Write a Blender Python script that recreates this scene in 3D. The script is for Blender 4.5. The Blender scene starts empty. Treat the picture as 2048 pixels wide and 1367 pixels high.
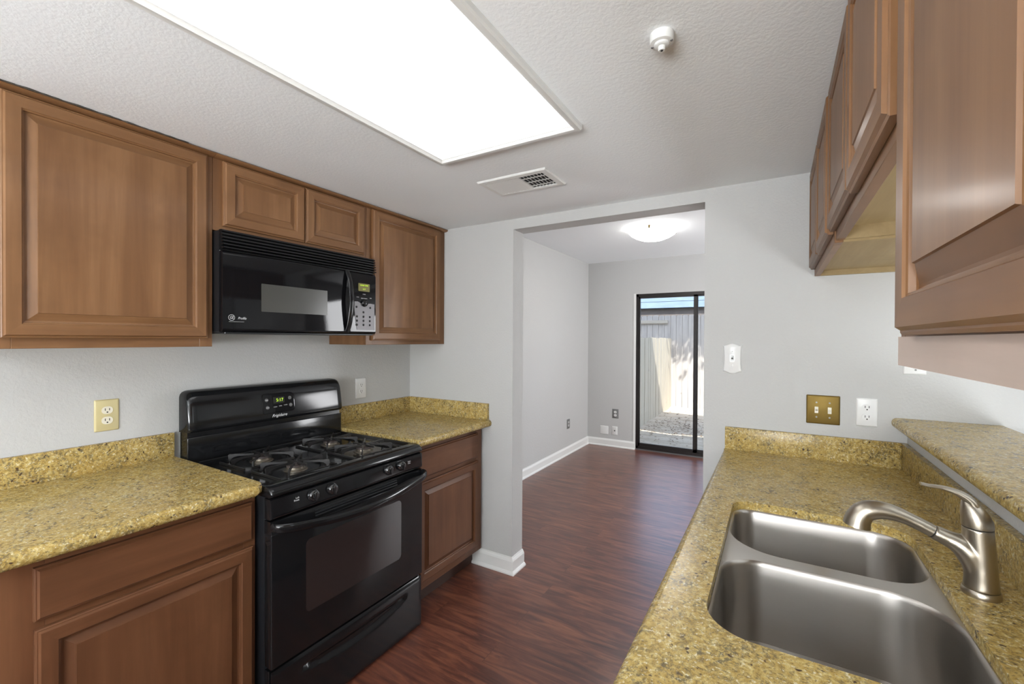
import bpy, bmesh, math, random
from mathutils import Vector, Matrix
random.seed(7)
S = bpy.context.scene
COL = S.collection
PI = math.pi

# ------------------------------------------------------------------ camera, world, sun, large lights, exposure
YAW, PITCH, ROLL, CAMH, FPX = 0.539, -0.0067, 0.0048, 1.4193, 883.4
cy, sy = math.cos(YAW), math.sin(YAW)
F = Vector((-sy, cy, 0)); R = Vector((cy, sy, 0)); U = Vector((0, 0, 1))
F, U = F*math.cos(PITCH)+U*math.sin(PITCH), U*math.cos(PITCH)-F*math.sin(PITCH)
R, U = R*math.cos(ROLL)+U*math.sin(ROLL), U*math.cos(ROLL)-R*math.sin(ROLL)
cd = bpy.data.cameras.new('camera'); cam = bpy.data.objects.new('camera', cd); COL.objects.link(cam)
cd.sensor_width = 36.0; cd.sensor_fit = 'HORIZONTAL'; cd.lens = FPX/2048*36.0; cd.clip_start = 0.02
m3 = Matrix((R, U, -F)).transposed(); cam.matrix_world = Matrix.Translation((0, 0, CAMH)) @ m3.to_4x4()
S.camera = cam
S.view_settings.view_transform = 'Standard'; S.view_settings.look = 'None'
S.view_settings.gamma = 1; S.view_settings.exposure = 0.38; S.view_settings.use_curve_mapping = False

W = bpy.data.worlds.new('world'); S.world = W; W.use_nodes = True
wn = W.node_tree.nodes; wl = W.node_tree.links
sky = wn.new('ShaderNodeTexSky'); sky.sky_type = 'NISHITA'; sky.sun_disc = False
sky.sun_elevation = math.radians(52); sky.sun_rotation = math.radians(160)
hs_ = wn.new('ShaderNodeHueSaturation'); hs_.inputs['Saturation'].default_value = .8
wl.new(sky.outputs[0], hs_.inputs['Color']); wl.new(hs_.outputs[0], wn['Background'].inputs[0]); wn['Background'].inputs[1].default_value = 0.62

sd = bpy.data.lights.new('sun', 'SUN'); so = bpy.data.objects.new('sun', sd); COL.objects.link(so)
sd.energy = 8.0; sd.angle = math.radians(0.6); sd.color = (1, .96, .9)
so.rotation_euler = Vector((-.38, 1, -1.54)).to_track_quat('-Z', 'Y').to_euler()

def area(name, loc, direction, sx, sz, power, color=(1, 1, 1)):
    d = bpy.data.lights.new(name, 'AREA'); d.shape = 'RECTANGLE'; d.size = sx; d.size_y = sz
    d.energy = power; d.color = color
    o = bpy.data.objects.new(name, d); COL.objects.link(o); o.location = loc
    o.rotation_euler = Vector(direction).to_track_quat('-Z', 'Z').to_euler()
    return o
area('living_fill_upper', (1.95, .72, 1.5), (-1, 0, 0), 1.5, .95, 5, (.93, .97, 1))  # fill lamp in the unseen living room beyond the bar
area('living_bounce_lower', (1.95, .72, .5), (-1, -.1, 1.3), 1.5, .95, 72, (.93, .97, 1))  # stands in for light bounced in the unseen living room, tilted at the ceiling
area('back_fill', (-.35, -2.33, 1.4), (.02, 1, 1.9), 1.5, 1.5, 215, (.94, .975, 1))  # fill lamp added behind the camera, aimed up to brighten the ceiling
area('daylight_dining_window', (1.56, 4.75, 1.35), (-1, .2, 0), 1.3, 1.4, 78, (.97, .98, 1))

# ------------------------------------------------------------------ node helpers
class M:
    def __init__(s, name):
        s.m = bpy.data.materials.new(name); s.m.use_nodes = True
        s.n = s.m.node_tree.nodes; s.l = s.m.node_tree.links
        s.b = s.n['Principled BSDF']; s.tc = s.n.new('ShaderNodeTexCoord')
    def set(s, **k):
        for a, v in k.items():
            i = s.b.inputs[a.replace('_', ' ')]
            if hasattr(v, 'is_output') or isinstance(v, bpy.types.NodeSocket): s.l.new(v, i)
            else: i.default_value = (*v, 1) if isinstance(v, tuple) and len(v) == 3 and i.type == 'RGBA' else v
        return s
    def link(s, v, i):
        if isinstance(v, bpy.types.NodeSocket): s.l.new(v, i)
        else: i.default_value = (*v, 1) if isinstance(v, tuple) and len(v) == 3 and i.type == 'RGBA' else v
    def vec(s, scale=(1, 1, 1), rot=(0, 0, 0), src=None):
        n = s.n.new('ShaderNodeMapping'); n.inputs['Scale'].default_value = scale; n.inputs['Rotation'].default_value = rot
        s.l.new(src or s.tc.outputs['Object'], n.inputs['Vector']); return n.outputs[0]
    def noise(s, scale, detail=2, rough=.5, vec=None, dist=0):
        n = s.n.new('ShaderNodeTexNoise'); n.inputs['Scale'].default_value = scale; n.inputs['Detail'].default_value = detail
        n.inputs['Roughness'].default_value = rough; n.inputs['Distortion'].default_value = dist
        s.l.new(vec or s.tc.outputs['Object'], n.inputs['Vector']); return n.outputs['Fac']
    def voro(s, scale, vec=None, out='Distance', feature='F1'):
        n = s.n.new('ShaderNodeTexVoronoi'); n.inputs['Scale'].default_value = scale; n.feature = feature
        s.l.new(vec or s.tc.outputs['Object'], n.inputs['Vector']); return n.outputs[out]
    def ramp(s, fac, stops, interp='LINEAR'):
        n = s.n.new('ShaderNodeValToRGB'); n.color_ramp.interpolation = interp; e = n.color_ramp.elements
        while len(e) < len(stops): e.new(.5)
        for el, (p, c) in zip(e, stops):
            el.position = p; el.color = (*c, 1) if isinstance(c, tuple) else (c, c, c, 1)
        s.l.new(fac, n.inputs[0]); return n.outputs[0]
    def mix(s, fac, a, b, mode='MIX'):
        n = s.n.new('ShaderNodeMix'); n.data_type = 'RGBA'; n.blend_type = mode
        s.link(fac, n.inputs[0]); s.link(a, n.inputs[6]); s.link(b, n.inputs[7]); return n.outputs[2]
    def math(s, op, a, b=0.0):
        n = s.n.new('ShaderNodeMath'); n.operation = op; s.link(a, n.inputs[0]); s.link(b, n.inputs[1]); return n.outputs[0]
    def bump(s, h, strength, dist=.01):
        n = s.n.new('ShaderNodeBump'); n.inputs['Strength'].default_value = strength; n.inputs['Distance'].default_value = dist
        s.l.new(h, n.inputs['Height']); s.l.new(n.outputs[0], s.b.inputs['Normal']); return s
    def rnd(s):
        n = s.n.new('ShaderNodeObjectInfo'); return n.outputs['Random']

def plain(name, col, rough=.5, metal=0, coat=0, spec=.5, emit=None, es=0):
    m = M(name); m.set(Base_Color=col, Roughness=rough, Metallic=metal, Coat_Weight=coat, Specular_IOR_Level=spec)
    if emit: m.set(Emission_Color=emit, Emission_Strength=es)
    # a trace of surface irregularity
    m.bump(m.noise(260, 2), .02, .002)
    return m.m

MAT = {}
def wallmat(name, col, sc, st, rough=.75):
    m = M(name); n1 = m.noise(sc, 3, .55, dist=.3); n2 = m.noise(sc*3.1, 2)
    h = m.math('ADD', m.ramp(n1, [(.38, 0.), (.62, 1.)]), m.math('MULTIPLY', n2, .25))
    v = m.noise(2.2, 3); c = m.mix(m.ramp(v, [(.3, 0.), (.7, 1.)]), tuple(x*.985 for x in col), col)
    m.set(Base_Color=c, Roughness=rough, Specular_IOR_Level=.3); m.bump(h, st, .004); return m.m
MAT['wall'] = wallmat('wall_paint', (.545, .545, .535), 95, .14)
MAT['ceil'] = wallmat('ceiling_texture', (.86, .885, .90), 85, .09, .8)
MAT['trim'] = plain('white_trim_paint', (.80, .80, .78), .35)
MAT['white'] = plain('white_plastic', (.80, .80, .79), .3)
MAT['white_metal'] = plain('white_enamel', (.72, .72, .70), .4)
MAT['cream'] = plain('cream_plastic', (.78, .74, .62), .35)
MAT['beige'] = plain('beige_plastic', (.60, .52, .28), .35)
MAT['slot'] = plain('dark_slot', (.01, .01, .01), .6)

def woodmat(name, dark, mid, light, axis, rough=.43, coat=.10):
    m = M(name)
    r = m.rnd()
    n = m.n.new('ShaderNodeVectorMath'); n.operation = 'ADD'
    cx = m.n.new('ShaderNodeCombineXYZ'); m.l.new(m.math('MULTIPLY', r, 9.), cx.inputs[0]); m.l.new(m.math('MULTIPLY', r, 5.), cx.inputs[2]); m.l.new(m.math('MULTIPLY', r, 7.), cx.inputs[1])
    m.l.new(m.tc.outputs['Object'], n.inputs[0]); m.l.new(cx.outputs[0], n.inputs[1]); src = n.outputs[0]
    sc = {'z': (14, 14, 1.1), 'y': (14, 1.1, 14), 'x': (1.1, 14, 14)}[axis]
    fine = {'z': (90, 90, 5), 'y': (90, 5, 90), 'x': (5, 90, 90)}[axis]
    g1 = m.noise(1.0, 4, .55, m.vec(sc, src=src), .6); g2 = m.noise(1.0, 3, .6, m.vec(fine, src=src))
    bl = m.noise(5.5, 3, .6, src)
    c = m.ramp(g1, [(.25, dark), (.52, mid), (.8, light)])
    c = m.mix(m.math('MULTIPLY', m.ramp(g2, [(.35, 0.), (.75, 1.)]), .22), c, tuple(x*.55 for x in mid))
    c = m.mix(m.math('MULTIPLY', m.ramp(bl, [(.5, 0.), (.8, 1.)]), .45), c, tuple(x*.78 for x in dark))
    tone = m.math('ADD', m.math('MULTIPLY', r, .16), .92)
    c = m.mix(1.0, c, tone, 'MULTIPLY')
    m.set(Base_Color=c, Roughness=rough, Specular_IOR_Level=.30, Coat_Weight=coat, Coat_Roughness=.16)
    m.bump(g2, .05, .001); return m.m
DK, MD, LT = (.155, .070, .028), (.218, .106, .045), (.285, .148, .068)
MAT['wz'] = woodmat('maple_vertical', DK, MD, LT, 'z')
MAT['wy'] = woodmat('maple_horizontal', DK, MD, LT, 'y')
MAT['wx'] = woodmat('maple_depth', DK, MD, LT, 'x')
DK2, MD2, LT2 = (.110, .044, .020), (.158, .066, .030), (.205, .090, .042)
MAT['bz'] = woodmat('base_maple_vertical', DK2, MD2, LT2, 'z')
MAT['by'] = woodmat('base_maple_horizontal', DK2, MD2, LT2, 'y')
MAT['ply'] = woodmat('raw_cabinet_board', (.29, .205, .098), (.33, .24, .12), (.37, .275, .14), 'y', .6, 0)
MAT['kick'] = plain('toe_kick', (.05, .022, .014), .5)

def granite():
    m = M('granite')
    def warp(sc, amt):
        n = m.n.new('ShaderNodeTexNoise'); n.inputs['Scale'].default_value = sc; n.inputs['Detail'].default_value = 3
        m.l.new(m.tc.outputs['Object'], n.inputs['Vector'])
        k = m.n.new('ShaderNodeVectorMath'); k.operation = 'MULTIPLY_ADD'
        m.l.new(n.outputs['Color'], k.inputs[0]); k.inputs[1].default_value = (amt,)*3; m.l.new(m.tc.outputs['Object'], k.inputs[2]); return k.outputs[0]
    v = warp(18, .022)
    c = m.ramp(m.noise(85, 5, .72, v), [(.30, (.17, .115, .04)), (.43, (.375, .255, .075)), (.56, (.48, .355, .128)), (.70, (.62, .54, .31))])
    big = m.noise(6, 3, .6, v)
    c = m.mix(m.math('MULTIPLY', m.ramp(big, [(.48, 0.), (.68, 1.)]), .36), c, (.38, .24, .06))
    # dark mineral clusters
    g = m.ramp(m.noise(120, 4, .75, v), [(.47, 0.), (.56, 1.)]); gm = m.ramp(m.noise(20, 5, .7, v), [(.45, 0.), (.60, 1.)])
    c = m.mix(m.math('MULTIPLY', m.math('MULTIPLY', g, gm), .88), c, (.105, .088, .055))
    g2 = m.ramp(m.noise(190, 3, .7, v), [(.54, 0.), (.61, 1.)])
    c = m.mix(m.math('MULTIPLY', g2, .62), c, (.13, .095, .05))
    cr = m.ramp(m.noise(125, 3, .65, m.vec((1, 1, 1), (1, .4, 2), v)), [(.59, 0.), (.67, 1.)])
    c = m.mix(m.math('MULTIPLY', cr, .8), c, (.66, .61, .44))
    sp = m.ramp(m.voro(78, v), [(.0, 1.), (.22, 1.), (.34, 0.)]); spm = m.ramp(m.noise(38, 2, .5, v), [(.57, 0.), (.61, 1.)])
    c = m.mix(m.math('MULTIPLY', m.math('MULTIPLY', sp, spm), .92), c, (.04, .022, .020))
    c = m.mix(1.0, c, (1.13, 1.13, 1.11), 'MULTIPLY')
    m.set(Base_Color=c, Roughness=.25, Specular_IOR_Level=.26)
    return m.m
MAT['granite'] = granite()

def floormat():
    m = M('floor_planks')
    br = m.n.new('ShaderNodeTexBrick'); br.offset = .37
    br.inputs['Scale'].default_value = 1; br.inputs['Brick Width'].default_value = 1.1; br.inputs['Row Height'].default_value = .145
    br.inputs['Mortar Size'].default_value = .0009; br.inputs['Color1'].default_value = (0, 0, 0, 1); br.inputs['Color2'].default_value = (1, 1, 1, 1)
    br.inputs['Mortar'].default_value = (.4, .4, .4, 1)
    m.l.new(m.vec(rot=(0, 0, 0)), br.inputs['Vector'])
    pl = m.n.new('ShaderNodeSeparateColor'); m.l.new(br.outputs['Color'], pl.inputs[0])
    off = m.n.new('ShaderNodeCombineXYZ'); m.l.new(m.math('MULTIPLY', pl.outputs[0], 7.), off.inputs[0]); m.l.new(m.math('MULTIPLY', pl.outputs[0], 3.), off.inputs[1])
    ad = m.n.new('ShaderNodeVectorMath'); ad.operation = 'ADD'; m.l.new(m.tc.outputs['Object'], ad.inputs[0]); m.l.new(off.outputs[0], ad.inputs[1])
    g = m.noise(1, 5, .62, m.vec((3.0, 22, 1), src=ad.outputs[0]), 1.1)
    g2 = m.noise(1, 3, .6, m.vec((9, 130, 1), src=ad.outputs[0]))
    c = m.ramp(g, [(.28, (.052, .018, .013)), (.45, (.125, .039, .024)), (.58, (.215, .074, .040)), (.78, (.33, .125, .062))])
    c = m.mix(m.math('MULTIPLY', m.ramp(g2, [(.4, 0.), (.7, 1.)]), .35), c, (.06, .019, .014))
    c = m.mix(m.math('MULTIPLY', pl.outputs[0], .22), c, (.085, .026, .022))
    c = m.mix(m.math('MULTIPLY', br.outputs['Fac'], .6), c, (.025, .009, .007))
    m.set(Base_Color=c, Roughness=m.math('ADD', m.math('MULTIPLY', g2, .12), .27), Specular_IOR_Level=.6, Coat_Weight=.35, Coat_Roughness=.3)
    m.bump(g2, .08, .002); return m.m
MAT['floor'] = floormat()

def brushed(name, col, rough, sc, aniso=0.0):
    m = M(name); n = m.noise(1, 3, .6, m.vec(sc))
    m.set(Base_Color=m.mix(m.math('MULTIPLY', n, .2), col, tuple(x*.8 for x in col)), Metallic=1.0,
          Anisotropic=aniso, Roughness=m.math('ADD', m.math('MULTIPLY', n, .14), rough)); m.bump(n, .03, .001)
    if aniso:
        tg = m.n.new('ShaderNodeTangent'); tg.direction_type = 'RADIAL'; tg.axis = 'Z'; m.l.new(tg.outputs[0], m.b.inputs['Tangent']); m.b.inputs['Anisotropic Rotation'].default_value = .25
    return m.m
MAT['steel'] = brushed('brushed_steel', (.49, .462, .43), .27, (8, 8, 420), .75)
MAT['nickel'] = brushed('brushed_nickel', (.42, .375, .31), .25, (160, 160, 160))
MAT['brass'] = brushed('aged_brass', (.24, .165, .05), .5, (30, 30, 30))
MAT['plate_steel'] = plain('pewter_plate', (.24, .24, .235), .4, .6)
MAT['black'] = plain('black_enamel', (.0085, .009, .010), .12, 0, 0, .42)
MAT['knob'] = plain('knob_black', (.012, .012, .013), .12, 0, .6, .8)
MAT['black_side'] = plain('black_side_panel', (.010, .011, .013), .32)
MAT['blackglass'] = plain('black_glass', (.006, .006, .007), .05, 0, 0, .30)
MAT['ovenglass'] = plain('oven_glass', (.028, .021, .020), .07, 0, 0, .40)
MAT['mwmesh'] = plain('microwave_screen', (.062, .062, .056), .22)
MAT['iron'] = plain('grate_iron', (.016, .015, .015), .30, 0, 0, .6)
MAT['cap'] = plain('burner_cap', (.055, .042, .040), .45)
MAT['alu'] = plain('burner_head', (.20, .175, .14), .42, .8)
MAT['chrome'] = plain('chrome_key', (.16, .155, .16), .4, .5)
MAT['silver'] = plain('silver_print', (.62, .62, .62), .4)
MAT['screen'] = plain('display_window', (.012, .013, .008), .15)
MAT['led'] = plain('green_digits', (.1, .2, .0), .5, emit=(.50, .80, .02), es=.9)
MAT['amber'] = plain('amber_display', (.03, .025, .004), .4, emit=(.22, .20, .01), es=.35)
MAT['doorframe'] = plain('bronze_frame', (.022, .019, .018), .35, .4)
MAT['gap'] = plain('dark_bead', (.06, .05, .04), .8)  # dark brown for the irregular bead on top of the crown

def lensmat(name, st):
    m = M(name)
    v = m.voro(95, m.vec((1, 1, .01)))
    e = m.ramp(v, [(.1, 1.), (.6, .86)])
    m.set(Base_Color=(.8, .8, .78), Roughness=.35, Emission_Color=m.mix(1., e, (.97, .985, 1.), 'MULTIPLY'), Emission_Strength=st)
    m.bump(v, .3, .002); return m.m
MAT['lens'] = lensmat('prismatic_diffuser', 2.15)
MAT['dome'] = plain('glowing_dome_glass', (.85, .84, .8), .25, emit=(1, .98, .95), es=15)

def glass():
    m = M('window_glass'); n = m.n; l = m.l
    t = n.new('ShaderNodeBsdfTransparent'); g = n.new('ShaderNodeBsdfGlossy'); g.inputs['Roughness'].default_value = .02
    fz = n.new('ShaderNodeFresnel'); fz.inputs[0].default_value = 1.35
    mx = n.new('ShaderNodeMixShader'); l.new(fz.outputs[0], mx.inputs[0]); l.new(t.outputs[0], mx.inputs[1]); l.new(g.outputs[0], mx.inputs[2])
    t.inputs[0].default_value = (.95, .97, .97, 1)
    l.new(mx.outputs[0], n['Material Output'].inputs[0]); return m.m
MAT['glass'] = glass()

def boardmat(name, a, b, axis_scale):
    m = M(name); g = m.noise(1, 4, .6, m.vec(axis_scale)); r = m.noise(1.0, 1, .5, m.vec((7, 7, .05)))
    k = m.ramp(m.voro(4.5, m.vec((1, 1, .6))), [(.03, 1.), (.09, 0.)])
    c = m.mix(m.ramp(g, [(.3, 0.), (.7, 1.)]), a, b); c = m.mix(m.math('MULTIPLY', r, .3), c, tuple(x*.8 for x in a))
    c = m.mix(m.math('MULTIPLY', k, .6), c, tuple(x*.4 for x in a))
    m.set(Base_Color=c, Roughness=.8, Specular_IOR_Level=.2); m.bump(g, .2, .004); return m.m
MAT['fence'] = boardmat('weathered_cedar', (.44, .385, .305), (.56, .50, .41), (25, 25, 2))
MAT['fence_back'] = boardmat('grey_weathered_board', (.40, .37, .35), (.54, .50, .47), (25, 25, 2))
MAT['rail'] = boardmat('fence_rail_board', (.42, .37, .31), (.52, .47, .40), (2, 25, 25))
MAT['roof'] = boardmat('pale_metal_roof', (.12, .155, .20), (.165, .21, .26), (3, 3, 3))
MAT['fascia'] = boardmat('brown_fascia', (.14, .12, .11), (.20, .17, .155), (4, 25, 25))
MAT['bark'] = boardmat('tree_bark', (.12, .08, .05), (.2, .15, .1), (20, 20, 4))
MAT['leaf'] = plain('green_leaf', (.05, .10, .03), .6)
MAT['deadleaf'] = plain('dry_leaf', (.20, .14, .095), .8)
def groundmat():
    m = M('yard_soil'); a = m.noise(1, 5, .65, m.vec((1.2, 6, 1))); b = m.noise(30, 3, .6)
    c = m.ramp(a, [(.3, (.44, .36, .27)), (.55, (.60, .51, .40)), (.8, (.68, .60, .49))])
    c = m.mix(m.math('MULTIPLY', m.ramp(b, [(.55, 0.), (.7, 1.)]), .35), c, (.25, .20, .15))
    m.set(Base_Color=c, Roughness=.9, Specular_IOR_Level=.1); m.bump(b, .4, .02); return m.m
MAT['ground'] = groundmat()

# ------------------------------------------------------------------ mesh helpers
def box(bm, x0, x1, y0, y1, z0, z1, bev=0, seg=2, mi=0):
    x0, x1 = min(x0, x1), max(x0, x1); y0, y1 = min(y0, y1), max(y0, y1); z0, z1 = min(z0, z1), max(z0, z1)
    r = bmesh.ops.create_cube(bm, size=1); vs = r['verts']
    for v in vs:
        v.co = Vector((x0+(v.co.x+.5)*(x1-x0), y0+(v.co.y+.5)*(y1-y0), z0+(v.co.z+.5)*(z1-z0)))
    fs = {f for v in vs for f in v.link_faces}
    for f in fs: f.material_index = mi
    if bev:
        es = list({e for v in vs for e in v.link_edges})
        bmesh.ops.bevel(bm, geom=es, offset=bev, segments=seg, affect='EDGES', profile=.5, clamp_overlap=True)
    return vs
def loft(bm, loops, cap0=True, cap1=True, closed=True, mi=0):
    rings = [[bm.verts.new(p) for p in lp] for lp in loops]; n = len(rings[0])
    for a, b in zip(rings, rings[1:]):
        for i in range(n if closed else n-1):
            j = (i+1) % n
            try: f = bm.faces.new((a[i], a[j], b[j], b[i])); f.material_index = mi
            except ValueError: pass
    if cap0 and len(rings[0]) > 2: f = bm.faces.new(rings[0][::-1]); f.material_index = mi
    if cap1 and len(rings[-1]) > 2: f = bm.faces.new(rings[-1]); f.material_index = mi
    return rings
def frame_of(axis):
    a = Vector(axis).normalized(); t = Vector((0, 0, 1)) if abs(a.z) < .9 else Vector((1, 0, 0))
    u = a.cross(t).normalized(); return a, u, a.cross(u).normalized()
def lathe(bm, c, axis, prof, n=28, cap0=True, cap1=True, mi=0, squash=1.0):
    a, u, v = frame_of(axis); c = Vector(c)
    loft(bm, [[c+a*h+(u*math.cos(2*PI*i/n)+v*math.sin(2*PI*i/n)*squash)*r for i in range(n)] for h, r in prof], cap0, cap1, mi=mi)
def tube(bm, pts, radii, n=14, caps=True, squash=1.0, up=None):
    pts = [Vector(p) for p in pts]; k = len(pts)
    if not hasattr(radii, '__len__'): radii = [radii]*k
    loops = []; t0 = (pts[1]-pts[0]).normalized(); ref = Vector(up) if up else (Vector((0, 0, 1)) if abs(t0.z) < .9 else Vector((0, 1, 0)))
    for i, p in enumerate(pts):
        t = (pts[min(i+1, k-1)]-pts[max(i-1, 0)]).normalized()
        u = t.cross(ref).normalized(); v = u.cross(t).normalized(); ref = v
        r = radii[i]; rr = r if not isinstance(r, tuple) else None
        ru, rv = (r, r*squash) if rr is not None else r
        loops.append([p+u*math.cos(2*PI*j/n)*ru+v*math.sin(2*PI*j/n)*rv for j in range(n)])
    loft(bm, loops, caps, caps)
def spline(pts, n=8):
    pts = [Vector(p) for p in pts]; out = []
    for i in range(len(pts)-1):
        p0 = pts[max(i-1, 0)]; p1 = pts[i]; p2 = pts[i+1]; p3 = pts[min(i+2, len(pts)-1)]
        for j in range(n):
            t = j/n; out.append(.5*((2*p1)+(p2-p0)*t+(2*p0-5*p1+4*p2-p3)*t*t+(3*p1-p0-3*p2+p3)*t**3))
    out.append(pts[-1]); return out
def rrect(x0, x1, y0, y1, rad, n=8):
    # rounded rectangle in 2-D, counter-clockwise; rad = radii at (x0y0, x1y0, x1y1, x0y1)
    if not hasattr(rad, '__len__'): rad = [rad]*4
    out = []
    for (cx, cyy, a0, r) in ((x0, y0, PI, rad[0]), (x1, y0, 1.5*PI, rad[1]), (x1, y1, 0, rad[2]), (x0, y1, .5*PI, rad[3])):
        ox = cx + (r if cx == x0 else -r); oy = cyy + (r if cyy == y0 else -r)
        for i in range(n+1):
            a = a0+.5*PI*i/n; out.append((ox+r*math.cos(a), oy+r*math.sin(a)))
    return out

def wloc(o):
    l = Vector((0, 0, 0))
    while o: l += o.location; o = o.parent
    return l
def obj(name, bm, mats, parent=None, smooth=35, origin=None):
    bmesh.ops.recalc_face_normals(bm, faces=bm.faces)
    off = wloc(parent) if parent else Vector(origin or (0, 0, 0))
    bmesh.ops.translate(bm, verts=bm.verts, vec=-off)
    me = bpy.data.meshes.new(name); bm.to_mesh(me); bm.free()
    for m in (mats if isinstance(mats, (list, tuple)) else [mats]): me.materials.append(MAT[m] if isinstance(m, str) else m)
    if smooth:
        me.polygons.foreach_set('use_smooth', [True]*len(me.polygons)); me.set_sharp_from_angle(angle=math.radians(smooth))
    o = bpy.data.objects.new(name, me); COL.objects.link(o)
    if parent: o.parent = parent
    else: o.location = off
    return o
def tag(o, label, cat, group=None, kind=None):
    o['label'] = label; o['category'] = cat
    if group: o['group'] = group
    if kind: o['kind'] = kind
    return o
def thing(name, label, cat, loc, group=None):
    o = bpy.data.objects.new(name, None); COL.objects.link(o); o.location = loc; o.empty_display_size = .05
    return tag(o, label, cat, group)
def struct(name, bm, mat, parent=None, smooth=0):
    o = obj(name, bm, mat, parent, smooth)
    if not parent: o['kind'] = 'structure'
    return o
def bmn(): return bmesh.new()
def boxes(*bs, bev=0):
    bm = bmn()
    for b in bs: box(bm, *b, bev=bev)
    return bm
def text_bm(s, size, to_world, depth=.0006, shear=0.0, sx=1.0):
    # lettering as solid geometry; to_world(a, b, d) places right, up and outward
    cu = bpy.data.curves.new('lettering', 'FONT'); cu.body = s; cu.size = size; cu.shear = shear; cu.extrude = depth/2
    cu.align_x = 'CENTER'; cu.align_y = 'CENTER'; cu.resolution_u = 3
    o = bpy.data.objects.new('lettering', cu); COL.objects.link(o); bpy.context.view_layer.update()
    me = bpy.data.meshes.new_from_object(o.evaluated_get(bpy.context.evaluated_depsgraph_get()))
    bm = bmn(); bm.from_mesh(me); bpy.data.objects.remove(o); bpy.data.curves.remove(cu); bpy.data.meshes.remove(me)
    for v in bm.verts: v.co = Vector(to_world(v.co.x*sx, v.co.y, v.co.z))
    return bm
def merge(bm, other):
    me = bpy.data.meshes.new('tmp'); other.to_mesh(me); other.free(); bm.from_mesh(me); bpy.data.meshes.remove(me); return bm

# ------------------------------------------------------------------ setting
XL, YF, YB, ZC = -2.206, 2.294, 2.421, 2.142
XJ, XR, ZH = -1.367, -.297, 2.08
YD, ZD = 5.715, 2.45
struct('floor', boxes((-2.33, 2.12, -2.5, 5.80, -.08, 0)), 'floor')
struct('ceiling', boxes((XL, 2.0, -2.4, YF, ZC, ZC+.06)), 'ceil')
struct('ceiling_dining', boxes((XL, 1.6, YB, YD, ZD, ZD+.06)), 'ceil')
struct('wall_left', boxes((XL-.12, XL, -2.5, YD+.12, 0, ZD+.1)), 'wall')
struct('wall_partition', boxes((XL, XJ, YF, YB, 0, ZD), (XJ, XR, YF, YB, ZH, ZD), (XR, 2.0, YF, YB, 0, ZD)), 'wall')
DX0, DX1, DZ = -1.555, .28, 2.005
struct('wall_dining_far', boxes((XL, DX0, YD, YD+.12, 0, ZD), (DX0, DX1, YD, YD+.12, DZ, ZD), (DX1, 1.6, YD, YD+.12, 0, ZD)), 'wall')
struct('wall_dining_right', boxes((1.6, 1.72, YB, YD+.12, 0, ZD)), 'wall')
struct('wall_right', boxes((2.0, 2.12, -2.5, YB, 0, ZC)), 'wall')
struct('wall_back', boxes((XL, 2.0, -2.5, -2.4, 0, ZC)), 'wall')
XH = .447                                    # kitchen face of the half wall
struct('wall_half', boxes((XH, XH+.12, .72, YF, 0, 1.073), (XH, XH+.12, -2.4, .72, 0, ZC)), 'wall')
for nm, b0, gl in (('window_unseen_dining', (1.585, 1.6, 4.0, 5.5, .65, 2.05), 'x'), ('window_unseen_living', (1.985, 2.0, -.06, 1.5, .07, 2.02), 'x'), ('window_added', (-1.15, .42, -2.4, -2.385, .6, 2.0), 'y')):  # unseen frames behind the area lamps; the back one is added for the fill
    x0, x1, y0, y1, z0, z1 = b0; t = .06
    if gl == 'x': bm = boxes((x0-.01, x1, y0-t, y1+t, z0-t, z0), (x0-.01, x1, y0-t, y1+t, z1, z1+t), (x0-.01, x1, y0-t, y0, z0, z1), (x0-.01, x1, y1, y1+t, z0, z1))
    else: bm = boxes((x0-t, x1+t, y0, y1+.01, z0-t, z0), (x0-t, x1+t, y0, y1+.01, z1, z1+t), (x0-t, x0, y0, y1+.01, z0, z1), (x1, x1+t, y0, y1+.01, z0, z1))
    struct(nm, bm, 'trim')

def baseboard(name, path, h=.098, t=.016, miter=None):
    # profile swept along a floor path; room side on the left of travel
    prof = [(0, 0), (t+.012, 0), (t+.012, .008), (t+.006, .016), (t, .020), (t, h-.022), (t-.004, h-.012), (t-.009, h-.005), (t-.010, h), (0, h)]
    P = [Vector((*p, 0)) for p in path]; loops = []
    for i, p in enumerate(P):
        d0 = (P[i]-P[i-1]).normalized() if i else None; d1 = (P[i+1]-P[i]).normalized() if i < len(P)-1 else None
        n0 = Vector((-d0.y, d0.x, 0)) if d0 else None; n1 = Vector((-d1.y, d1.x, 0)) if d1 else None
        n = n1 if n0 is None else n0 if n1 is None else (n0+n1)/(1+n0.dot(n1))
        loops.append([p+n*a+Vector((0, 0, b)) for a, b in prof])
    bm = bmn(); loft(bm, loops); return struct(name, bm, 'trim')
baseboard('baseboard_far', [(XJ, YB), (XJ, YF), (-1.655, YF)])
baseboard('baseboard_left', [(XL, YD), (XL, YB)])
baseboard('baseboard_dining', [(DX0-.002, YD), (XL, YD)])

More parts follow.
